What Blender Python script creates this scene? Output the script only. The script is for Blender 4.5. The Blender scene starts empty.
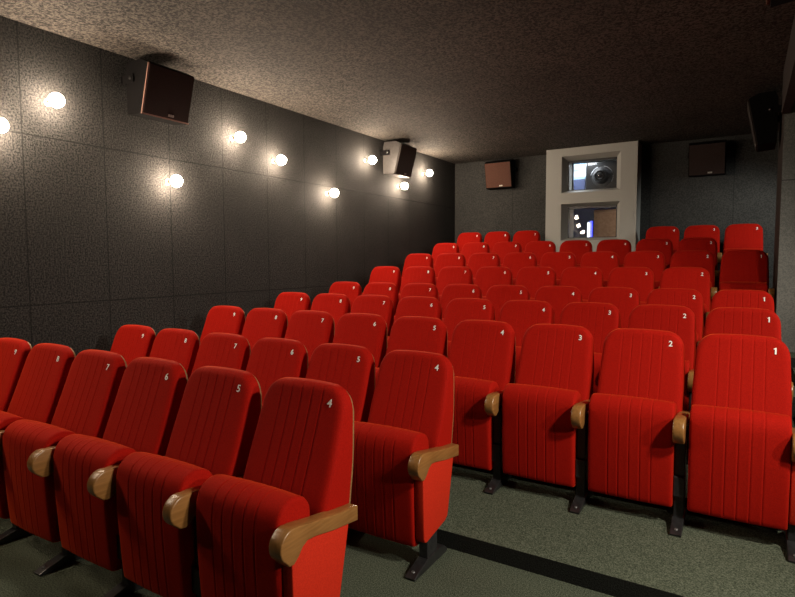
import bpy, bmesh, math, random
from mathutils import Vector, Matrix
C = bpy.context.scene.collection
PI = math.pi
random.seed(4)

# ------------------------------------------------------------------ materials
def nodes(name):
    m = bpy.data.materials.new(name); m.use_nodes = True
    nt = m.node_tree; b = nt.nodes['Principled BSDF']
    return m, nt, b
def N(nt, t, **kw):
    n = nt.nodes.new(t)
    for k, v in kw.items(): setattr(n, k, v)
    return n
def ramp(nt, src, stops):
    r = N(nt, 'ShaderNodeValToRGB')
    e = r.color_ramp.elements
    while len(e) < len(stops): e.new(.5)
    for i, (p, c) in enumerate(stops):
        e[i].position = p; e[i].color = (*c, 1)
    nt.links.new(src, r.inputs[0]); return r.outputs[0]
def plain(name, col, rough=.5, metal=0, spec=.5, coat=0):
    m, nt, b = nodes(name)
    b.inputs['Base Color'].default_value = (*col, 1); b.inputs['Roughness'].default_value = rough
    b.inputs['Metallic'].default_value = metal; b.inputs['Specular IOR Level'].default_value = spec
    b.inputs['Coat Weight'].default_value = coat
    return m
def grain(name, c0, c1, scale, rough=.9, bump=.3, dist=.01, spec=.3, detail=3, metal=0, sheen=0, sheentint=None, stops=(.35, .65)):
    m, nt, b = nodes(name)
    tc = N(nt, 'ShaderNodeTexCoord'); nz = N(nt, 'ShaderNodeTexNoise')
    nz.inputs['Scale'].default_value = scale; nz.inputs['Detail'].default_value = detail
    nt.links.new(tc.outputs['Object'], nz.inputs['Vector'])
    nt.links.new(ramp(nt, nz.outputs['Fac'], [(stops[0], c0), (stops[1], c1)]), b.inputs['Base Color'])
    bp = N(nt, 'ShaderNodeBump'); bp.inputs['Strength'].default_value = bump; bp.inputs['Distance'].default_value = dist
    nt.links.new(nz.outputs['Fac'], bp.inputs['Height']); nt.links.new(bp.outputs[0], b.inputs['Normal'])
    b.inputs['Roughness'].default_value = rough; b.inputs['Specular IOR Level'].default_value = spec
    b.inputs['Metallic'].default_value = metal
    if sheen:
        b.inputs['Sheen Weight'].default_value = sheen; b.inputs['Sheen Roughness'].default_value = .32
        b.inputs['Sheen Tint'].default_value = (*sheentint, 1)
    return m
def panelled(name, c0, c1, seam, ax_u, u0, du, ax_v, vs, scale=55, bump=.6, c2=None):
    """granular board with seams: u repeats every du from u0, v at listed values (object = world coords)"""
    m, nt, b = nodes(name)
    tc = N(nt, 'ShaderNodeTexCoord'); sp = N(nt, 'ShaderNodeSeparateXYZ'); L = nt.links.new
    L(tc.outputs['Object'], sp.inputs[0])
    nz = N(nt, 'ShaderNodeTexNoise'); nz.inputs['Scale'].default_value = scale; nz.inputs['Detail'].default_value = 5
    nz.inputs['Roughness'].default_value = .7
    L(tc.outputs['Object'], nz.inputs['Vector'])
    n2 = N(nt, 'ShaderNodeTexNoise'); n2.inputs['Scale'].default_value = 1.3; n2.inputs['Detail'].default_value = 3
    L(tc.outputs['Object'], n2.inputs['Vector'])
    base = ramp(nt, nz.outputs['Fac'], [(.43, c0), (.57, c1)])
    def math_(op, a, bv=None, c=None):
        n = N(nt, 'ShaderNodeMath', operation=op)
        for i, v in enumerate((a, bv, c)):
            if v is None: continue
            if isinstance(v, (int, float)): n.inputs[i].default_value = v
            else: L(v, n.inputs[i])
        return n.outputs[0]
    masks = []
    for ax, kind, val in [(ax_u, 'rep', (u0, du))] + [(ax_v, 'one', v) for v in vs]:
        s = sp.outputs[ax]
        if kind == 'rep':
            f = math_('FRACT', math_('DIVIDE', math_('SUBTRACT', s, val[0] - val[1] / 2), val[1]))
            d = math_('MULTIPLY', math_('ABSOLUTE', math_('SUBTRACT', f, .5)), val[1])
        else:
            d = math_('ABSOLUTE', math_('SUBTRACT', s, val))
        masks.append(math_('LESS_THAN', d, .006))
    mk = masks[0]
    for q in masks[1:]: mk = math_('MAXIMUM', mk, q)
    big = N(nt, 'ShaderNodeMix', data_type='RGBA', blend_type='MULTIPLY'); big.inputs[0].default_value = .6
    L(base, big.inputs[6]); L(ramp(nt, n2.outputs['Fac'], [(.3, (.6, .6, .6)), (.7, (1.15, 1.12, 1.1))]), big.inputs[7])
    mx = N(nt, 'ShaderNodeMix', data_type='RGBA'); L(math_('MULTIPLY', mk, .75), mx.inputs[0]); L(big.outputs[2], mx.inputs[6])
    mx.inputs[7].default_value = (*seam, 1)
    L(mx.outputs[2], b.inputs['Base Color'])
    h = math_('SUBTRACT', nz.outputs['Fac'], math_('MULTIPLY', mk, 1.5))
    bp = N(nt, 'ShaderNodeBump'); bp.inputs['Strength'].default_value = bump; bp.inputs['Distance'].default_value = .008
    L(h, bp.inputs['Height']); L(bp.outputs[0], b.inputs['Normal'])
    b.inputs['Roughness'].default_value = .85; b.inputs['Specular IOR Level'].default_value = .25
    return m
def wood(name, c0, c1, rough=.35):
    m, nt, b = nodes(name)
    tc = N(nt, 'ShaderNodeTexCoord'); mp = N(nt, 'ShaderNodeMapping'); mp.inputs['Scale'].default_value = (60, 6, 60)
    nz = N(nt, 'ShaderNodeTexNoise'); nz.inputs['Scale'].default_value = 1.5; nz.inputs['Detail'].default_value = 4
    nt.links.new(tc.outputs['Object'], mp.inputs[0]); nt.links.new(mp.outputs[0], nz.inputs['Vector'])
    nt.links.new(ramp(nt, nz.outputs['Fac'], [(.3, c0), (.7, c1)]), b.inputs['Base Color'])
    b.inputs['Roughness'].default_value = rough; b.inputs['Coat Weight'].default_value = .3; b.inputs['Coat Roughness'].default_value = .25
    return m
def emit(name, col, strength, base=(.8, .8, .8)):
    m, nt, b = nodes(name)
    b.inputs['Base Color'].default_value = (*base, 1)
    b.inputs['Emission Color'].default_value = (*col, 1); b.inputs['Emission Strength'].default_value = strength
    return m

VEL = grain('velvet', (.27, .0036, .0010), (.36, .0065, .0018), 190, rough=.85, bump=.15, dist=.002, spec=.10, sheen=.62, sheentint=(1, .13, .02))
PANEL = grain('panel_fabric', (.46, .016, .004), (.56, .024, .006), 160, rough=.8, bump=.1, dist=.002, spec=.2, sheen=.5, sheentint=(1, .2, .05))
NUM = plain('number_white', (.85, .83, .78), .6)
WOOD = wood('arm_wood', (.215, .096, .025), (.30, .14, .040))
SHELL = wood('shell_wood', (.20, .10, .035), (.30, .16, .06), .5)
BLK = grain('black_steel', (.012, .012, .013), (.022, .022, .023), 60, rough=.45, bump=.05, spec=.5)
FOOT = grain('foot_steel', (.012, .012, .0125), (.02, .02, .021), 50, rough=.3, bump=.05, spec=.6)
CHROME = plain('bolt_chrome', (.7, .7, .7), .25, 1)
BOLT = plain('bolt_steel', (.12, .12, .12), .5, .6)
BRK = plain('knob_black', (.008, .007, .007), .5, 0, .3)
RISER = grain('riser_black', (.010, .011, .010), (.028, .030, .026), 150, rough=.95, bump=.6, dist=.01, spec=.1)
CABBLK = plain('cabinet_black', (.0035, .003, .003), .9, 0, .1)
WALLL = panelled('board_left', (.004, .004, .004), (.038, .0355, .033), (.0015, .0015, .0015), 1, 2.37, .6855, 2, (2.65, 1.26), scale=68, bump=1.0)
WALLB = panelled('board_back', (.030, .030, .029), (.058, .058, .055), (.02, .02, .02), 0, -5.0, 1.2, 2, (1.35,), bump=.3)
WALLR = panelled('board_right', (.135, .142, .136), (.205, .212, .20), (.04, .04, .04), 0, -.4, 1.4, 2, (2.43,), scale=80, bump=.25)
CEIL = panelled('board_ceiling', (.009, .008, .007), (.105, .091, .077), (.03, .025, .02), 1, .9, 1.38, 0, (-4.31, -3.62, -2.93, -2.24, -1.55, -.86), scale=46, bump=1.0)
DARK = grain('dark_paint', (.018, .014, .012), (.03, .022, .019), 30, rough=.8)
CARPET = grain('carpet', (.030, .040, .026), (.140, .160, .115), 150, rough=.95, bump=.9, dist=.01, spec=.1, detail=4)
BOOTHP = grain('booth_paint', (.365, .365, .345), (.415, .415, .39), 140, rough=.7, bump=.12, dist=.003)
FRAMEM = plain('window_frame_dark', (.012, .012, .014), .4)
GRILLE = grain('speaker_grille', (.020, .013, .012), (.040, .024, .021), 260, rough=.9, bump=.2, dist=.002, spec=.2)
GRILLIT = grain('speaker_grille_lamplit', (.045, .038, .034), (.08, .068, .060), 260, rough=.9, bump=.2, dist=.002, spec=.2)  # grille greyed: scattered lamplight put into the colour
GRILLB = grain('speaker_grille_brown', (.075, .034, .024), (.125, .058, .040), 260, rough=.9, bump=.2, dist=.002, spec=.2)
SPKLIT = grain('speaker_body_lamplit', (.035, .032, .030), (.055, .050, .047), 80, rough=.4, bump=.05)  # paler copy of the cabinet, glow of the adjacent lamp painted in
SPKEDGE = plain('speaker_edge', (.22, .12, .09), .5)
BADGE = plain('badge_silver', (.55, .55, .50), .35, .6)
BULB = emit('bulb_glow', (1, .80, .60), 370)
BRASS = plain('lamp_base', (.25, .2, .15), .4, .8)
ROOMW = plain('booth_white', (.75, .78, .80), .8)
PROJ = grain('projector_body', (.007, .007, .0072), (.010, .010, .0105), 60, rough=.4, bump=.02)
LENS = plain('lens_glass', (.01, .01, .015), .06, 0, .8, 1)
BLUE = plain('blue_case', (.012, .022, .07), .5)
CARD = grain('card_brown', (.30, .20, .14), (.36, .25, .18), 20, rough=.8)
GREY = plain('lamp_grey', (.35, .36, .38), .4, .5)
def glass():
    """thin sheet glass: clear, with a fresnel reflection"""
    m = bpy.data.materials.new('window_glass'); m.use_nodes = True; nt = m.node_tree
    nt.nodes.remove(nt.nodes['Principled BSDF']); out = nt.nodes['Material Output']
    tr = N(nt, 'ShaderNodeBsdfTransparent'); gl = N(nt, 'ShaderNodeBsdfGlossy'); gl.inputs['Roughness'].default_value = .01
    fr = N(nt, 'ShaderNodeFresnel'); fr.inputs['IOR'].default_value = 1.5; mx = N(nt, 'ShaderNodeMixShader')
    nt.links.new(fr.outputs[0], mx.inputs[0]); nt.links.new(tr.outputs[0], mx.inputs[1]); nt.links.new(gl.outputs[0], mx.inputs[2])
    nt.links.new(mx.outputs[0], out.inputs['Surface']); return m
GLASS = glass()

# ------------------------------------------------------------------ mesh helpers
def link(name, me, parent=None, mat=None):
    o = bpy.data.objects.new(name, me); C.objects.link(o)
    if mat and not me.materials: me.materials.append(mat)
    if parent: o.parent = parent
    return o
def mesh(bm, name, mat, smooth=False, angle=None):
    bmesh.ops.recalc_face_normals(bm, faces=bm.faces)
    me = bpy.data.meshes.new(name); bm.to_mesh(me); bm.free()
    if mat: me.materials.append(mat)
    if smooth:
        for p in me.polygons: p.use_smooth = True
        if angle is not None: me.set_sharp_from_angle(angle=math.radians(angle))
    return me
def add_box(bm, x0, x1, y0, y1, z0, z1, bev=0, mi=0):
    n0 = len(bm.faces)
    v = [bm.verts.new((x, y, z)) for x in (x0, x1) for y in (y0, y1) for z in (z0, z1)]
    fs = []
    for f in ((0, 1, 3, 2), (4, 6, 7, 5), (0, 4, 5, 1), (2, 3, 7, 6), (0, 2, 6, 4), (1, 5, 7, 3)):
        fs.append(bm.faces.new([v[i] for i in f]))
    for f in fs: f.material_index = mi
    if bev:
        es = set(e for f in fs for e in f.edges)
        bmesh.ops.recalc_face_normals(bm, faces=fs)
        bmesh.ops.bevel(bm, geom=list(es), offset=bev, segments=2, affect='EDGES', profile=.5)
def add_prism(bm, pts, x0, x1, bev=0, axis='x'):
    """polygon pts in (y,z) extruded along x (axis x) """
    def P(x, p): return (x, p[0], p[1]) if axis == 'x' else ((p[0], x, p[1]) if axis == 'y' else (p[0], p[1], x))
    a = [bm.verts.new(P(x0, p)) for p in pts]; b = [bm.verts.new(P(x1, p)) for p in pts]
    n = len(pts); fs = [bm.faces.new(a), bm.faces.new(b[::-1])]
    for i in range(n): fs.append(bm.faces.new((a[i], b[i], b[(i + 1) % n], a[(i + 1) % n])))
    if bev:
        bmesh.ops.recalc_face_normals(bm, faces=fs)
        es = [e for e in fs[0].edges] + [e for e in fs[1].edges]
        bmesh.ops.bevel(bm, geom=es, offset=bev, segments=3, affect='EDGES', profile=.5)
def add_lathe(bm, prof, M, seg=24):
    """profile (r, h) revolved about local z then transformed by M"""
    rings = []
    for r, h in prof:
        if r < 1e-6: rings.append([bm.verts.new(M @ Vector((0, 0, h)))])
        else: rings.append([bm.verts.new(M @ Vector((r * math.cos(2 * PI * k / seg), r * math.sin(2 * PI * k / seg), h))) for k in range(seg)])
    for a, b in zip(rings, rings[1:]):
        for k in range(seg):
            k2 = (k + 1) % seg
            if len(a) == 1 and len(b) == 1: continue
            if len(a) == 1: bm.faces.new((a[0], b[k], b[k2]))
            elif len(b) == 1: bm.faces.new((a[k], b[0], a[k2]))
            else: bm.faces.new((a[k], b[k], b[k2], a[k2]))
    for rg, in [(r,) for r in (rings[0], rings[-1])]:
        if len(rg) > 1: bm.faces.new(rg)
def add_tube(bm, pts, r, seg=8):
    prev = None; pts = [Vector(p) for p in pts]
    for i, p in enumerate(pts):
        t = (pts[min(i + 1, len(pts) - 1)] - pts[max(i - 1, 0)]).normalized()
        q = t.to_track_quat('Z', 'Y').to_matrix()
        ring = [bm.verts.new(p + q @ Vector((r * math.cos(2 * PI * k / seg), r * math.sin(2 * PI * k / seg), 0))) for k in range(seg)]
        if prev:
            for k in range(seg): bm.faces.new((prev[k], ring[k], ring[(k + 1) % seg], prev[(k + 1) % seg]))
        else: bm.faces.new(ring[::-1])
        prev = ring
    bm.faces.new(prev)
def tag(o, label, cat, group=None):
    o['label'] = label; o['category'] = cat
    if group: o['group'] = group
    return o
def thing(name, loc, label, cat, group=None, rot=None):
    o = bpy.data.objects.new(name, None); o.empty_display_size = .1; C.objects.link(o); o.location = loc
    if rot: o.rotation_euler = rot
    return tag(o, label, cat, group)
def struct(name, me):
    o = link(name, me); o['kind'] = 'structure'; return o
def boxes(name, mat, *bs, bev=0):
    bm = bmesh.new()
    for b in bs: add_box(bm, *b, bev=bev)
    return mesh(bm, name, mat)

# ------------------------------------------------------------------ rows (world: camera at x=0,y=0,z=1.62; +y to the back wall)
CEILZ = 3.53
LX, BY = -5.0, 10.34
RX0 = [.124, .149, .164, .157, .152, .157, .152, .143, .130]        # x of the number of seat 1
RY = [1.915, 2.874, 3.859, 4.854, 5.857, 6.822, 7.805, 8.776, 9.779]
RZ = [0, 0, .096, .184, .271, .460, .652, .841, 1.063]              # floor of each row
EDGE = [RY[i] - (.094 if i == 1 else .112) for i in range(9)]                             # riser behind row i

# ------------------------------------------------------------------ the setting
bm = bmesh.new()
tiers = [(-3.2, EDGE[1], 0)] + [(EDGE[i - 1], EDGE[i] if i < 8 else 12.2, RZ[i]) for i in range(2, 9)]
pts = [(-3.2, -.15)]
for y0, y1, z in tiers: pts += [(y0, z), (y1, z)]
pts += [(12.2, -.15)]
add_prism(bm, pts, -5.1, 4.1)
for i in range(3, 9):                                               # half-steps of the right-hand aisle
    zm = (RZ[i] + RZ[i - 1]) / 2
    add_box(bm, .42, 4.05, EDGE[i - 1] - .46, EDGE[i - 1] + .002, RZ[i - 1] - .01, zm)
me = mesh(bm, 'floor', CARPET); me.materials.append(RISER)
for p in me.polygons:
    if p.normal.y < -.9: p.material_index = 1
struct('floor', me)
struct('ceiling', boxes('ceiling', CEIL, (-5.1, 4.1, -3.2, 12.2, CEILZ, CEILZ + .1)))
struct('wall_left', boxes('wall_left', WALLL, (LX - .1, LX, -3.2, 12.2, -.1, CEILZ + .05)))
BX0, BX1, BYF = -3.035, -1.545, 9.93
struct('wall_back', boxes('wall_back', WALLB, (LX - .05, BX0 + .02, BY, BY + .15, .9, CEILZ + .02), (BX1 - .02, 4.1, BY, BY + .15, .9, CEILZ + .02),
                          (BX0, BX1, BY, BY + .15, .9, 1.75)))
struct('wall_right', boxes('wall_right', WALLR, (4.0, 4.1, -3.2, 12.2, -.1, CEILZ + .05)))
struct('wall_front', boxes('wall_front', DARK, (-5.1, 4.1, -3.3, -3.2, -.1, CEILZ + .05)))
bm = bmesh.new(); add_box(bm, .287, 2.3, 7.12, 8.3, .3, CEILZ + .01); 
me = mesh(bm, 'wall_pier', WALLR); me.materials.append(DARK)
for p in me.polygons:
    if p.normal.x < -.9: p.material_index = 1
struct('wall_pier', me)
struct('trim_1', boxes('trim_1', DARK, (.262, .335, -3.2, 7.12, 3.10, CEILZ + .01)))      # downstand beam over the aisle side

# ------------------------------------------------------------------ seat meshes (origin on the floor under the seat centre, number at y=0)
def lerp(tab, t):
    for (a, va), (b, vb) in zip(tab, tab[1:]):
        if t <= b: 
            k = (t - a) / (b - a); return va + (vb - va) * k
    return tab[-1][1]
def smooth_tab(tab):
    # Catmull-Rom resample for soft curves
    out = []
    n = len(tab)
    for i in range(n - 1):
        p0 = tab[max(i - 1, 0)]; p1 = tab[i]; p2 = tab[i + 1]; p3 = tab[min(i + 2, n - 1)]
        for k in range(8):
            t = k / 8
            q = [.5 * (2 * p1[d] + (p2[d] - p0[d]) * t + (2 * p0[d] - 5 * p1[d] + 4 * p2[d] - p3[d]) * t * t + (3 * p1[d] - p0[d] - 3 * p2[d] + p3[d]) * t ** 3) for d in (0, 1)]
            out.append(tuple(q))
    out.append(tab[-1]); return out
FRONT = smooth_tab([(.46, -.165), (.54, -.160), (.62, -.145), (.74, -.098), (.88, -.044), (1.0, 0.0), (1.09, .032)])
REAR = smooth_tab([(.46, .010), (.60, .030), (.75, .052), (.90, .066), (1.0, .072), (1.09, .076)])
ZT = 1.072
SEAMS = (-.118, -.059, 0, .059, .118)
def halfw(z, ex=0):
    w = .2365 + .0105 * min(1, max(0, (1.0 - z) / .25))
    top = ZT + ex - z
    R = .105
    if top < R:
        w = w - R + R * math.sqrt(max(0, 1 - ((R - top) / R) ** 2))
    return w + ex
def back_cols(w):
    xs = []
    for s in SEAMS: xs += [s - .011, s - .004, s, s + .004, s + .011]
    xs = [x for x in xs if True]
    outs = [.126 + .003, .35, .6, .78, .89, .955, .99, 1.0]
    right = [.129 + (w - .129) * k for k in (.12, .35, .6, .78, .89, .955, .99, 1.0)]
    return [-x for x in right[::-1]] + xs + right
def crown(x, w): return .012 * (1 - min(1, (x / max(w, .01)) ** 2))
def seam_depth(x):
    return .0020 if any(abs(x - s) < .001 for s in SEAMS) else (-0.0006 if any(abs(abs(x - s) - .004) < .0012 for s in SEAMS) else 0)
def make_backrest():
    zs = [.46, .50, .54, .58, .62, .66, .70, .74, .78, .82, .86, .90, .94, .97, .99, 1.01, 1.02, 1.03, 1.04, 1.05, 1.058, 1.064, 1.068, 1.0705]
    bm = bmesh.new(); F = []; B = []
    r = .028
    for z in zs:
        w = max(halfw(z), .131); yf = lerp(FRONT, z); yr = lerp(REAR, z)
        rz = 0
        if z > ZT - .03: rz = .03 * (1 - math.sqrt(max(0, 1 - ((z - (ZT - .03)) / .03) ** 2)))
        fr = []; br = []
        for x in back_cols(w):
            e = w - abs(x); re = 0
            if e < r: re = r * (1 - math.sqrt(max(0, 1 - ((r - e) / r) ** 2)))
            y = yf + max(rz, re) + .018 * (abs(x) / w) ** 0 * 0 + seam_depth(x) - .006 * (1 - (x / w) ** 2)
            zz = z + (.006 * (1 - (x / w) ** 2) if z > 1.0 else 0) * min(1, (z - 1.0) / .05)
            y = min(y, yr - .012)
            fr.append(bm.verts.new((x, y, zz))); br.append(bm.verts.new((x, yr - .006, zz)))
        F.append(fr); B.append(br)
    n = len(F[0])
    for i in range(len(zs) - 1):
        for k in range(n - 1):
            bm.faces.new((F[i][k], F[i][k + 1], F[i + 1][k + 1], F[i + 1][k]))
            bm.faces.new((B[i][k + 1], B[i][k], B[i + 1][k], B[i + 1][k + 1]))
        for k in (0, n - 1): bm.faces.new((F[i][k], F[i + 1][k], B[i + 1][k], B[i][k]))
    for k in range(n - 1):
        bm.faces.new((F[0][k], B[0][k], B[0][k + 1], F[0][k + 1])); bm.faces.new((F[-1][k], F[-1][k + 1], B[-1][k + 1], B[-1][k]))
    return mesh(bm, 'backrest', VEL, True, 60)
def make_shell():
    zs = [.54, .57, .6, .7, .8, .9, .96, 1.0, 1.02, 1.04, 1.055, 1.058, 1.061]
    bm = bmesh.new(); F = []; B = []
    fr_ = [-1, -.6, -.2, .2, .6, 1]
    for z in zs:
        w = max(halfw(min(z + .006, ZT - .004), -.003), .12); yr = lerp(REAR, z)
        F.append([bm.verts.new((x * w, yr - .004, z + (.006 * (1 - x * x) if z > 1.0 else 0) * min(1, max(0, (z - 1.0) / .05)))) for x in fr_])
        B.append([bm.verts.new((x * w, yr + .008, z + (.006 * (1 - x * x) if z > 1.0 else 0) * min(1, max(0, (z - 1.0) / .05)))) for x in fr_])
    n = len(fr_)
    for i in range(len(zs) - 1):
        for k in range(n - 1):
            bm.faces.new((F[i][k], F[i][k + 1], F[i + 1][k + 1], F[i + 1][k])); bm.faces.new((B[i][k + 1], B[i][k], B[i + 1][k], B[i + 1][k + 1]))
        for k in (0, n - 1): bm.faces.new((F[i][k], F[i + 1][k], B[i + 1][k], B[i][k]))
    for k in range(n - 1):
        bm.faces.new((F[0][k], B[0][k], B[0][k + 1], F[0][k + 1])); bm.faces.new((F[-1][k], F[-1][k + 1], B[-1][k + 1], B[-1][k]))
    return mesh(bm, 'back_shell', SHELL, True, 40)
def closed_spline(pts, k=6):
    out = []; n = len(pts)
    for i in range(n):
        p0, p1, p2, p3 = pts[i - 1], pts[i], pts[(i + 1) % n], pts[(i + 2) % n]
        for j in range(k):
            t = j / k
            out.append(tuple(.5 * (2 * p1[d] + (p2[d] - p0[d]) * t + (2 * p0[d] - 5 * p1[d] + 4 * p2[d] - p3[d]) * t * t + (3 * p1[d] - p0[d] - 3 * p2[d] + p3[d]) * t ** 3) for d in (0, 1)))
    return out
def make_cushion():
    prof = closed_spline([(-.372, .114), (-.388, .146), (-.400, .30), (-.408, .45), (-.408, .58), (-.400, .645), (-.374, .686), (-.325, .706), (-.275, .698),
                          (-.235, .672), (-.215, .62), (-.225, .50), (-.255, .33), (-.290, .155), (-.315, .112)], 3)
    cx = sum(p[0] for p in prof) / len(prof); cz = sum(p[1] for p in prof) / len(prof)
    W = .233; r = .016
    cols = [-W, -W + .0015, -W + .005, -W + .010, -W + r, -.20, -.16]
    for s in SEAMS: cols += [s - .011, s - .004, s, s + .004, s + .011]
    cols += [.16, .20, W - r, W - .010, W - .005, W - .0015, W]
    bm = bmesh.new(); R = []
    m = len(prof)
    nrm = []
    for i in range(m):
        a = prof[i - 1]; b = prof[(i + 1) % m]; t = Vector((b[0] - a[0], b[1] - a[1])).normalized(); nrm.append((t[1], -t[0]))
    # orientation: make normals point outward
    sgn = 1 if (prof[6][0] - cx) * nrm[6][0] + (prof[6][1] - cz) * nrm[6][1] > 0 else -1
    for x in cols:
        e = W - abs(x); ins = 0
        if e < r: ins = r * (1 - math.sqrt(max(0, 1 - ((r - e) / r) ** 2)))
        ins += seam_depth(x)
        puff = .010 * (1 - (x / W) ** 2)
        R.append([bm.verts.new((x, p[0] - sgn * q[0] * (ins - puff * (1 if p[0] < -.33 or p[1] > .68 else 0)), p[1] - sgn * q[1] * (ins - puff * .6 * (1 if p[1] > .66 else 0)))) for p, q in zip(prof, nrm)])
    for a, b in zip(R, R[1:]):
        for i in range(m): bm.faces.new((a[i], b[i], b[(i + 1) % m], a[(i + 1) % m]))
    bm.faces.new(R[0]); bm.faces.new(R[-1][::-1])
    return mesh(bm, 'cushion', VEL, True, 55)
def arc(cx, cz, r, a0, a1, n=8): return [(cx + r * math.cos(math.radians(a0 + (a1 - a0) * k / n)), cz + r * math.sin(math.radians(a0 + (a1 - a0) * k / n))) for k in range(n + 1)]
def make_arm_end():
    # side profile, nose towards -y
    pts = [(.016, .566), (-.10, .582), (-.25, .608), (-.36, .630)] + arc(-.396, .570, .064, 72, 235, 10) + [(-.414, .496), (-.388, .494), (-.362, .514), (-.340, .540), (-.310, .554), (-.265, .550), (-.15, .526), (.016, .502)]
    bm = bmesh.new(); add_prism(bm, pts, -.029, .034, bev=.006)
    return mesh(bm, 'armrest', WOOD, True, 35)
def make_arm_mid():
    pts = [(-.03, .600), (-.16, .620), (-.28, .636), (-.38, .648)] + arc(-.432, .584, .066, 72, 235, 10) + [(-.450, .512), (-.422, .508), (-.392, .524), (-.355, .560), (-.32, .586), (-.20, .588), (-.03, .570)]
    bm = bmesh.new(); add_prism(bm, pts, -.029, .029, bev=.008)
    return mesh(bm, 'armrest', WOOD, True, 35)
def make_post():
    bm = bmesh.new()
    add_box(bm, -.026, .026, -.345, -.235, .03, .53, bev=.004)
    add_prism(bm, [(-.345, .48), (-.10, .48), (-.06, .53), (-.33, .555)], -.020, .020)
    return mesh(bm, 'stanchion', BLK)
def make_hinge():
    bm = bmesh.new(); add_box(bm, -.030, .030, -.362, -.262, .175, .295, bev=.006)
    return mesh(bm, 'hinge_cover', BLK)
def make_foot():
    bm = bmesh.new()
    add_prism(bm, [(-.485, 0), (-.488, .012), (-.455, .026), (-.40, .040), (-.34, .056), (-.22, .062), (-.16, .048), (-.122, .018), (-.122, 0)], -.030, .030, bev=.004)
    return mesh(bm, 'foot', FOOT)
def make_bolt():
    bm = bmesh.new()
    add_lathe(bm, [(.010, 0), (.010, .006), (.006, .009), (0, .0095)], Matrix.Translation((0, -.452, .024)) @ Matrix.Rotation(math.radians(20), 4, 'X'), 12)
    return mesh(bm, 'bolt', BOLT)
def make_end_panel():
    pts = [(-.392, .500), (-.390, .36), (-.382, .175), (-.372, .152), (-.352, .146), (-.145, .180), (-.115, .198), (-.105, .225), (-.040, .515), (-.15, .532), (-.28, .558), (-.31, .562), (-.345, .548), (-.37, .520)]
    bm = bmesh.new(); add_prism(bm, pts, -.033 * 1, .020, bev=.006)
    return mesh(bm, 'end_panel', PANEL, True, 40)
M_back, M_shell, M_cush = make_backrest(), make_shell(), make_cushion()
M_aend, M_amid, M_post, M_hinge, M_foot, M_bolt, M_panel = make_arm_end(), make_arm_mid(), make_post(), make_hinge(), make_foot(), make_bolt(), make_end_panel()
dg = bpy.context.evaluated_depsgraph_get
def text_mesh(s, size, ext=.0006, mat=NUM):
    cu = bpy.data.curves.new('t', 'FONT'); cu.body = s; cu.size = size; cu.extrude = ext; cu.align_x = 'CENTER'; cu.align_y = 'CENTER'
    cu.offset = .0006 if size > .03 else 0
    o = bpy.data.objects.new('t', cu); C.objects.link(o)
    me = bpy.data.meshes.new_from_object(o.evaluated_get(dg())); bpy.data.objects.remove(o); bpy.data.curves.remove(cu)
    me.materials.clear(); me.materials.append(mat); return me
NUMS = {n: text_mesh(str(n), .049) for n in range(2, 10)}
bm = bmesh.new(); add_prism(bm, [(-.0035, -.019), (.0045, -.019), (.0045, .019), (-.001, .019), (-.010, .0125), (-.0085, .0075), (-.0035, .0105)], -.0006, .0006, axis='z')
NUMS[1] = mesh(bm, 'number_one', NUM)

NUDGE = {'A9': .020, 'A8': .012, 'A7': .004, 'A6': -.004, 'A5': -.006, 'A4': .004, 'B9': .013, 'B8': -.008, 'B7': -.003, 'B6': -.006, 'B5': -.003, 'B4': .006, 'C9': -.012, 'C8': -.007, 'C7': -.011, 'C6': -.01, 'C5': .005, 'C4': .011, 'C3': .015, 'C2': .01, 'C1': -.01, 'D9': -.02, 'D8': -.012, 'D7': -.005, 'D6': .002, 'D5': .005, 'D4': .012, 'D3': .01, 'D2': .011, 'D1': -.006, 'E9': -.011, 'E8': -.015, 'E7': -.004, 'E6': .004, 'E5': .009, 'E4': .013, 'E3': .016, 'E2': .002, 'E1': -.015, 'F9': -.015, 'F8': -.011, 'F7': 0, 'F6': -.003, 'F5': .008, 'F4': .011, 'F3': .007, 'F2': 0, 'G9': -.017, 'G8': -.004, 'G7': .003, 'G6': .006, 'G5': .006, 'G4': .014, 'G3': .01, 'G2': .001, 'G1': -.008, 'H9': -.019, 'H8': -.008, 'H7': -.001, 'H6': .003, 'H5': .009, 'H4': .01, 'H3': .003, 'H2': -.013, 'I9': 0, 'I8': .002, 'I7': .004, 'I3': .002, 'I2': -.009, 'I1': -.023}
ORD = ['front', 'second', 'third', 'fourth', 'fifth', 'sixth', 'seventh', 'eighth', 'back']
SEATS = [range(4, 10), range(4, 10), range(1, 10), range(1, 10), range(1, 10), range(2, 10), range(1, 10), range(2, 10), (1, 2, 3, 7, 8, 9)]
def stanchion(root, x, arm, post_kids=True):
    a = link('armrest', arm, root); a.location.x = x
    p = link('stanchion', M_post, root); p.location.x = x
    for nm, me in ((('hinge_cover', M_hinge),) if post_kids else ()) + (('foot', M_foot), ('bolt', M_bolt)): link(nm, me, p)
    return a
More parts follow.
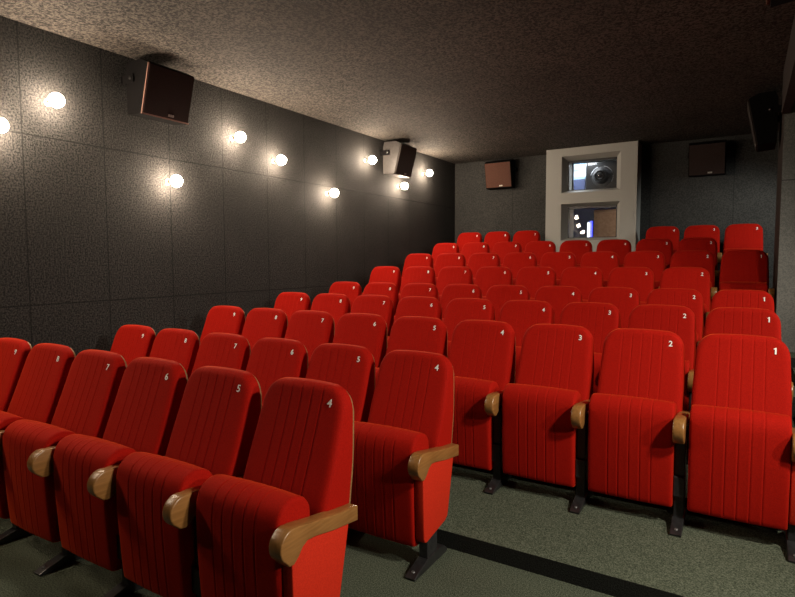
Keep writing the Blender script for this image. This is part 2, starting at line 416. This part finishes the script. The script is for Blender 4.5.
for i, ns in enumerate(SEATS):
    ns = list(ns)
    for n in ns:
        key = 'ABCDEFGHI'[i] + str(n)
        num = n if not (i == 8 and n < 4) else n + 1               # the back row's right-hand block reads 4, 3, 2
        x = RX0[i] - .55 * (n - 1) - .165 + NUDGE[key] * (1 if i == 0 else .38)
        row = ORD[i] + ' row'
        lab = f'red cinema seat, white number {num}, in the {row}'
        if i < 8: lab = f'red velvet cinema seat, white number {num}, {ORD[i]} row' + ('' if i == 0 else ' from the front')
        if n == 9: lab += ', beside the left wall'
        elif n == ns[0] and i in (0, 1): lab += ', at the aisle end'
        elif key == 'G1': lab = 'red velvet cinema seat number 1 in deep shadow beside the dark pier'
        elif key == 'I1': lab = 'brightly lit red cinema seat numbered 2, right end of the back row'
        elif n == ns[0]: lab += ', at the right end'
        elif i == 8 and n == 7: lab += ', left of the booth'
        elif i == 8 and n == 3: lab += ', right of the booth'
        root = thing('cinema_seat', (x, RY[i], RZ[i]), lab, 'seat', f'red seats of the {ORD[i]} row')
        b = link('backrest', M_back, root); link('back_shell', M_shell, b)
        t = link('seat_number', NUMS[num], b); t.location = (.165, lerp(FRONT, 1.0) - .0062, 1.0); t.rotation_euler = (math.radians(90 - 19), 0, 0)
        link('cushion', M_cush, root)
        right_end = n == ns[0]
        stanchion(root, .263, M_aend if right_end and key != 'G1' else M_amid, not right_end)
        if right_end and key != 'G1':
            p = link('end_panel', M_panel, root); p.location.x = .270
        if n == 9 or (i == 8 and n == 3):
            stanchion(root, -.263, M_aend, False); p = link('end_panel', M_panel, root); p.location.x = -.270

# ------------------------------------------------------------------ wall lamps on the left wall
LAMPS = [(2.166, 1.043), (2.60, 1.331), (4.604, 1.392), (5.262, 1.233), (3.74, .802), (6.31, .936), (7.258, 1.526), (8.207, 1.237), (9.087, 1.564), (.9, 1.419), (.62, 1.15), (-.01, .95)]
LAB = ['round glowing wall lamp cut by the left edge of the photo', 'round glowing wall lamp nearest the front, left of the first wall speaker',
       'upper of the two wall lamps right of the first wall speaker', 'glowing wall lamp lower right of the highest mid-wall lamp',
       'lone low wall lamp below the first wall speaker', 'low wall lamp left of and below the second wall speaker', 'wall lamp touching the left side of the second wall speaker',
       'wall lamp directly under the second wall speaker', 'farthest wall lamp, between the second wall speaker and the rear corner']
bm = bmesh.new(); add_lathe(bm, [(0, -.058)] + [(.058 * math.sin(PI * k / 10), -.058 * math.cos(PI * k / 10)) for k in range(1, 10)] + [(0, .058)], Matrix.Translation((.135, 0, 0)), 16)
M_globe = mesh(bm, 'globe', BULB, True)
bm = bmesh.new(); add_lathe(bm, [(.036, 0), (.036, .010), (.020, .016), (.014, .03), (.014, .08), (.018, .084), (.018, .092), (0, .092)], Matrix.Rotation(PI / 2, 4, 'Y'), 20)
M_base = mesh(bm, 'lamp_base', BRASS, True, 40)
for k, (y, z) in enumerate(LAMPS):
    lab = LAB[k] if k < 9 else 'wall lamp in front of the photographed stretch, mirrored in the lower booth window'
    r = thing('wall_lamp', (LX, y * .993, z * .993 + 1.62), lab, 'lamp', 'round lamps on the left wall' if k < 9 else 'mirrored wall lamps')
    link('lamp_base', M_base, r); link('globe', M_globe, r)

# ------------------------------------------------------------------ speakers (local: back on y=0, front towards -y, width along x)
def speaker(loc, rz, label, dt, db, W, z0, z1, zb0, grille, edge, body_mat=None):
    """dt/db: stand-off of the front at the top/bottom; z0,z1: front bottom/top; zb0: rear bottom"""
    r = thing('wall_speaker', loc, label, 'speaker', 'wall speakers', (0, 0, rz))
    g = .04
    ch = .05
    body = [(-g, zb0), (-db, z0), (-dt, z1), (-dt + .10, z1 + .05), (-g - .03, z1 + .05), (-g, z1 - .02)]
    bm = bmesh.new(); add_prism(bm, body, -W / 2, W / 2, bev=.004); link('cabinet', mesh(bm, 'cabinet', body_mat or CABBLK, False), r)
    d = Vector((0, -dt + db, z1 - z0)); L = d.length; d.normalize(); nrm = Vector((0, -d.z, d.y))
    def fp(x, s, o): return Vector((0, -db, z0)) + Vector((x, 0, 0)) + d * s + nrm * o
    def slab(x0, x1, s0, s1, o0, o1, nm, mat, par, bev=0):
        bm = bmesh.new(); v = [bm.verts.new(fp(x, s, o)) for x in (x0, x1) for s in (s0, s1) for o in (o0, o1)]
        for f in ((0, 1, 3, 2), (4, 6, 7, 5), (0, 4, 5, 1), (2, 3, 7, 6), (0, 2, 6, 4), (1, 5, 7, 3)): bm.faces.new([v[i] for i in f])
        if bev: bmesh.ops.bevel(bm, geom=list(bm.edges), offset=bev, segments=2, affect='EDGES')
        return link(nm, mesh(bm, nm, mat), par)
    gr = slab(-W / 2 + .012, W / 2 - .012, .014, L - .006, 0, .016, 'grille', grille, r, .003)
    if edge:
        bm = bmesh.new()
        for x0, x1, s0, s1 in ((-W / 2, -W / 2 + .012, 0, L), (-W / 2, W / 2, 0, .013)):
            v = [bm.verts.new(fp(x, s, o)) for x in (x0, x1) for s in (s0, s1) for o in (0, .012)]
            for f in ((0, 1, 3, 2), (4, 6, 7, 5), (0, 4, 5, 1), (2, 3, 7, 6), (0, 2, 6, 4), (1, 5, 7, 3)): bm.faces.new([v[i] for i in f])
        link('front_edge', mesh(bm, 'front_edge', SPKEDGE), r)
    bd = slab(.015, .075, .030, .052, .014, .019, 'badge', BADGE, gr)
    # dark letters on the badge
    t = link('badge_mark', MARK, bd); 
    M = Matrix.Identity(3); M.col[0] = Vector((1, 0, 0)); M.col[1] = d; M.col[2] = nrm
    t.matrix_local = Matrix.Translation(fp(.045, .041, .0195)) @ M.to_4x4()
    bm = bmesh.new()
    add_box(bm, -W / 2 - .03, W / 2 + .03, -.012, 0, (z0 + z1) / 2 + .08, (z0 + z1) / 2 + .14)
    for s in (-1, 1):
        xa = s * (W / 2 + .012)
        add_box(bm, min(xa, xa + s * .006), max(xa, xa + s * .006), -min(dt, db) * .7, 0, (z0 + z1) / 2 + .07, (z0 + z1) / 2 + .15, bev=.002)
    link('bracket', mesh(bm, 'bracket', CABBLK), r)
    for s in (-1, 1):
        bm = bmesh.new()
        add_lathe(bm, [(.034, 0), (.034, .014), (.016, .016), (.016, .026), (.008, .030), (0, .030)], Matrix.Translation((s * W / 2, -min(dt, db) * .55, (z0 + z1) / 2 + .11)) @ Matrix.Rotation(s * PI / 2, 4, 'Y'), 20)
        me = mesh(bm, 'bracket_knob', BRK, True, 40)
        kb = link('bracket_knob', me, r)
        bm = bmesh.new(); add_lathe(bm, [(.009, .029), (.009, .034), (0, .036)], Matrix.Translation((s * W / 2, -min(dt, db) * .55, (z0 + z1) / 2 + .11)) @ Matrix.Rotation(s * PI / 2, 4, 'Y'), 10)
        link('bolt', mesh(bm, 'bolt', CHROME), kb)
    return r
MARK = text_mesh('KCS', .018, .0003, FRAMEM)
speaker((LX, 3.525, 0), PI / 2, 'dark tilted loudspeaker high on the left wall, nearest the front', .37, .245, .51, 2.970, 3.405, 2.99, GRILLE, True)
speaker((LX, 7.90, 0), PI / 2, 'loudspeaker high on the left wall among lamps, its pale side lit', .37, .245, .51, 2.975, 3.435, 2.99, GRILLIT, False, SPKLIT)
speaker((-3.99, BY, 0), 0, 'brown-grilled loudspeaker on the rear wall, left of the projection booth', .30, .20, .515, 2.968, 3.425, 2.96, GRILLB, False)
speaker((-.567, BY, 0), 0, 'dark brown loudspeaker on the rear wall, right of the projection booth', .30, .20, .51, 2.925, 3.395, 2.93, GRILLE, False)
speaker((.287, 7.87, 0), -PI / 2, 'black loudspeaker on the dark pier near the upper right edge', .32, .215, .50, 2.895, 3.42, 2.91, DARK, False)
speaker((.262, 3.16, 0), -PI / 2, 'loudspeaker corner at the very top right of the photo', .26, .20, .50, 2.85, 3.38, 2.87, GRILLB, False)

# ------------------------------------------------------------------ projection booth front with two windows
booth = thing('projection_booth', ((BX0 + BX1) / 2, BYF, RZ[8]), 'grey projection booth front with two recessed windows in the rear wall', 'booth')
ox, oy, oz = booth.location
Z = lambda z: z + 1.62 - oz
X = lambda x: x - ox
WINS = [((-2.765, -1.798), (1.150, 1.775), (-2.70, -1.888), (1.200, 1.716)), ((-2.765, -1.798), (.330, .962), (-2.69, -1.872), (.378, .920))]
bm = bmesh.new()
xs = [X(BX0), X(-2.765), X(-1.798), X(BX1)]
zs = [0, Z(.330), Z(.962), Z(1.150), Z(1.775), CEILZ - oz - .002]
grid = {}
for a, x in enumerate(xs):
    for b_, z in enumerate(zs): grid[a, b_] = bm.verts.new((x, 0, z))
for a in range(3):
    for b_ in range(5):
        if a == 1 and b_ in (1, 3): continue
        bm.faces.new((grid[a, b_], grid[a + 1, b_], grid[a + 1, b_ + 1], grid[a, b_ + 1]))
D = BY - BYF
for (a0, a1, b0, b1), w in zip(((1, 2, 3, 4), (1, 2, 1, 2)), WINS):
    ix, iz = w[2], w[3]
    inner = [bm.verts.new((X(x), .17, Z(z))) for x, z in ((ix[0], iz[0]), (ix[1], iz[0]), (ix[1], iz[1]), (ix[0], iz[1]))]
    deep = [bm.verts.new((v.co.x, D + .15, v.co.z)) for v in inner]
    outer = [grid[a0, b0], grid[a1, b0], grid[a1, b1], grid[a0, b1]]
    for k in range(4):
        bm.faces.new((outer[k], outer[(k + 1) % 4], inner[(k + 1) % 4], inner[k]))
        bm.faces.new((inner[k], inner[(k + 1) % 4], deep[(k + 1) % 4], deep[k]))
# sides and back skin
for a in (0, 3):
    col = [grid[a, b_] for b_ in range(6)]; bk = [bm.verts.new((v.co.x, D - .001, v.co.z)) for v in col]
    for k in range(5): bm.faces.new((col[k], col[k + 1], bk[k + 1], bk[k]))
b_shell = link('booth_front', mesh(bm, 'booth_front', BOOTHP), booth)
# back lining that closes the wall between the windows
bm = bmesh.new()
for x0, x1, z0, z1 in ((BX0, -2.70, .13, 1.91), (-1.872, BX1, .13, 1.91), (-2.70, -1.872, .13, .378), (-2.70, -1.872, .920, 1.200), (-2.70, -1.872, 1.716, 1.91)):
    add_box(bm, X(x0), X(x1), D + .02, D + .14, Z(z0), Z(z1) - .003)
link('back_lining', mesh(bm, 'back_lining', BOOTHP), booth)
for k, w in enumerate(WINS):
    ix, iz = w[2], w[3]; t = .016
    bm = bmesh.new()
    for x0, x1, z0, z1 in ((ix[0], ix[0] + t, iz[0], iz[1]), (ix[1] - t, ix[1], iz[0], iz[1]), (ix[0], ix[1], iz[1] - t * 2.2, iz[1]), (ix[0], ix[1], iz[0], iz[0] + t * .6)):
        add_box(bm, X(x0), X(x1), .172, .20, Z(z0), Z(z1))
    fr = link('window_frame', mesh(bm, 'window_frame', FRAMEM), booth)
    bm = bmesh.new(); add_box(bm, X(ix[0] + .004), X(ix[1] - .004), .183, .189, Z(iz[0] + .004), Z(iz[1] - .004))
    link('pane', mesh(bm, 'pane', GLASS), fr)
# booth room behind
BB = 12.1
struct('wall_booth', boxes('wall_booth', ROOMW, (-3.6, -.9, BY + .15, BB, 3.47, 3.52), (-3.6, -3.5, BY + .15, BB, .95, CEILZ), (-1.0, -.9, BY + .15, BB, .95, CEILZ), (-3.6, -.9, BB, BB + .1, .95, CEILZ)))
o = thing('equipment_shelf', (-2.25, 11.2, RZ[8]), 'black shelf behind the booth glass carrying the projector', 'shelf')
link('shelf_board', boxes('shelf_board', PROJ, (-1.24, 1.24, -.70, .895, 1.655, 1.70)), o)
for sx in (-1.15, 1.10): link('leg', boxes('leg', GREY, (sx, sx + .05, -.6, -.55, 0, 1.655)), o)
for sx in (-1.15, 1.10): link('leg', boxes('leg', GREY, (sx, sx + .05, .75, .80, 0, 1.655)), o)
ST = RZ[8] + 1.70
pj = thing('projector', (-2.29, 10.86, ST), 'large black digital projector behind the upper booth window', 'projector')
bm = bmesh.new(); add_box(bm, -.29, .36, 0, .75, .03, .66, bev=.02); add_box(bm, -.28, .35, -.012, .0, .05, .64, bev=.004)
link('projector_body', mesh(bm, 'projector_body', PROJ), pj)
for fx in (-.2, .25):
    for fy in (.1, .6): link('foot', boxes('foot', BLK, (fx, fx + .06, fy, fy + .06, 0, .032)), pj)
bm = bmesh.new()
Mx = Matrix.Translation((.0, -.01, .36)) @ Matrix.Rotation(PI / 2, 4, 'X')
add_lathe(bm, [(.175, 0), (.175, .02), (.15, .03), (.135, .03), (.125, .10), (.105, .14), (.105, .19), (.09, .20), (.085, .16)], Mx, 36)
lb = link('lens_barrel', mesh(bm, 'lens_barrel', BLK, True, 30), pj)
bm = bmesh.new(); add_lathe(bm, [(.086, .165), (.06, .182), (.03, .19), (0, .192)], Mx, 28); link('lens_glass', mesh(bm, 'lens_glass', LENS, True), lb)
bm = bmesh.new(); 
for a0, a1 in ((20, 80), (110, 170), (-30, 5)):
    q = [(.0 + .195 * math.cos(math.radians(a0 + (a1 - a0) * k / 8)), -.018, .36 + .195 * math.sin(math.radians(a0 + (a1 - a0) * k / 8))) for k in range(9)]
    add_tube(bm, q, .006)
link('lens_ring', mesh(bm, 'lens_ring', GREY, True), pj)
t = link('brand_lettering', text_mesh('SONY', .060, .001, plain('lettering_grey', (.4, .4, .4), .6)), pj); t.location = (-.165, -.0145, .605); t.rotation_euler = (PI / 2, 0, 0)
for q in ((.24, .09), (-.16, .11), (.28, .2)):
    bm = bmesh.new(); add_lathe(bm, [(.014, 0), (.014, .008), (0, .010)], Matrix.Translation((q[0], -.012, q[1])) @ Matrix.Rotation(PI / 2, 4, 'X'), 12)
    link('indicator', mesh(bm, 'indicator', LED if 'LED' in globals() else BADGE), pj)
cb = thing('equipment_case', (-2.92, 11.35, ST), 'dark blue equipment case left of the projector behind glass', 'case')
bm = bmesh.new(); add_box(bm, -.22, .26, -.2, .2, 0, .39, bev=.01); link('case_body', mesh(bm, 'case_body', BLUE), cb)
link('lid', boxes('lid', plain('case_lid', (.12, .20, .28), .4), (-.225, .265, -.205, .205, .39, .44)), cb)
bm = bmesh.new(); add_tube(bm, [(-2.735, 10.66, ST + .008), (-2.70, 10.62, ST + .02), (-2.72, 10.62, ST + .10), (-2.76, 10.62, ST + .19), (-2.775, 10.62, ST + .33), (-2.77, 10.62, ST + .5), (-2.76, 10.64, ST + .7)], .014, 10)
tag(link('power_cable', mesh(bm, 'power_cable', BLK, True)), 'black cable hanging at the left side of the upper booth window', 'cable')
bm = bmesh.new(); add_lathe(bm, [(.05, 0), (.075, .02), (.085, .06), (.07, .10), (.03, .125), (0, .13)], Matrix.Translation((-2.61, 10.70, ST)), 20)
tag(link('white_bundle', mesh(bm, 'white_bundle', ROOMW, True)), 'small white rounded bundle in front of the projector corner', 'bundle')
# lower compartment
cd = thing('cardboard_box', (-2.155, 10.90, RZ[8]), 'tall plain brown box behind the lower booth window', 'box')
bm = bmesh.new(); add_box(bm, -.235, .33, -.16, .24, 0, 1.46, bev=.006); link('box_body', mesh(bm, 'box_body', CARD), cd)
link('box_rim', boxes('box_rim', plain('rim_brown', (.38, .26, .19), .7), (-.24, .335, -.165, .245, 1.40, 1.425)), cd)
lt = thing('blue_light', (-2.50, 10.83, RZ[8]), 'upright blue and white light tube behind the lower booth window', 'light')
link('housing', boxes('housing', emit('blue_glow', (.02, .05, 1), 1.1), (.02, .065, -.02, .05, .7, 1.27), bev=.004), lt)
link('tube', boxes('tube', emit('white_tube', (.85, .92, 1), 2.2), (-.015, .02, -.05, -.02, .72, 1.24), bev=.004), lt)
link('stand', boxes('stand', GREY, (.03, .08, -.01, .04, 0, .7)), lt)

# step light at the aisle end of the first riser
r = thing('step_light', (-.135, EDGE[1], .074), 'small orange step light on the dark riser at the bottom edge', 'light')
link('light_housing', boxes('light_housing', BLK, (-.06, .06, -.008, 0, -.022, .022)), r)
link('light_lens', boxes('light_lens', emit('step_orange', (1, .16, .015), .45, (.25, .06, .01)), (-.055, .055, -.012, -.008, -.019, .019), bev=.002), r)

# ------------------------------------------------------------------ lights
def light(kind, name, loc, energy, col, size=.1, target=None, **kw):
    l = bpy.data.lights.new(name, kind); l.energy = energy; l.color = col
    if kind == 'AREA':
        l.shape = 'RECTANGLE'; l.size = size; l.size_y = kw.pop('size_y', size)
    else: l.shadow_soft_size = size
    for k, v in kw.items(): setattr(l, k, v)
    o = bpy.data.objects.new(name, l); C.objects.link(o); o.location = loc
    if target is not None: o.rotation_euler = (Vector(target) - Vector(loc)).to_track_quat('-Z', 'Y').to_euler()
    return o
light('SPOT', 'aisle_spot_front', (1.6, 2.2, 2.98), 430, (1, .90, .76), .12, (-.75, 3.8, .5), spot_size=math.radians(108), spot_blend=.6)
light('SPOT', 'side_panel_fill', (3.8, 1.6, 2.95), 420, (1, .90, .76), .12, (-1.5, 2.9, .8), spot_size=math.radians(40), spot_blend=.5)  # added fill from far right, brightens the seat end panels
light('SPOT', 'aisle_spot_rear', (3.7, 4.9, 2.93), 560, (1, .90, .76), .14, (-1.2, 5.7, 1.2), spot_size=math.radians(62), spot_blend=.9)
light('SPOT', 'side_lobby_lamp', (1.25, 8.6, 2.7), 125, (.95, .97, .9), .12, (-.15, 10.3, 1.75), spot_size=math.radians(72), spot_blend=.8)
light('POINT', 'brown_box_fill', (-1.45, 10.62, 2.45), 11, (1, .85, .7), .05)  # added fill below the shelf so the brown box reads lit
light('AREA', 'booth_ceiling_lamp', (-2.75, 11.1, 3.46), 75, (.88, .94, 1), .7, (-2.75, 11.1, 0), size_y=1.0)
light('POINT', 'booth_wall_fill', (-2.25, 11.85, 3.25), 60, (.85, .93, 1), .06)  # unseen fill added behind the projector, whitens booth wall and ceiling

# ------------------------------------------------------------------ world, camera, view
w = bpy.data.worlds.new('w'); bpy.context.scene.world = w; w.use_nodes = True
w.node_tree.nodes['Background'].inputs[0].default_value = (.02, .018, .016, 1); w.node_tree.nodes['Background'].inputs[1].default_value = .2
cam = bpy.data.cameras.new('camera'); co = bpy.data.objects.new('camera', cam); C.objects.link(co)
cam.sensor_fit = 'HORIZONTAL'; cam.sensor_width = 36; cam.lens = 566.16 / 795 * 36; cam.clip_start = .05
R_ = ((0.85205561, 0.52343832, -0.00368236), (-0.03207592, 0.05923231, 0.99772876), (0.52246758, -0.85000227, 0.06725898))
co.matrix_world = Matrix(((R_[0][0], R_[1][0], R_[2][0], 0), (R_[0][1], R_[1][1], R_[2][1], 0), (R_[0][2], R_[1][2], R_[2][2], 1.62), (0, 0, 0, 1)))
sc = bpy.context.scene; sc.camera = co
sc.view_settings.view_transform = 'Standard'; sc.view_settings.look = 'None'; sc.view_settings.gamma = 1; sc.view_settings.use_curve_mapping = False
sc.view_settings.exposure = 0
sc.cycles.use_denoising = True
sc.cycles.max_bounces = 6; sc.cycles.diffuse_bounces = 3; sc.cycles.glossy_bounces = 3; sc.cycles.transmission_bounces = 6
sc.cycles.sample_clamp_indirect = 4; sc.cycles.caustics_reflective = False; sc.cycles.caustics_refractive = False
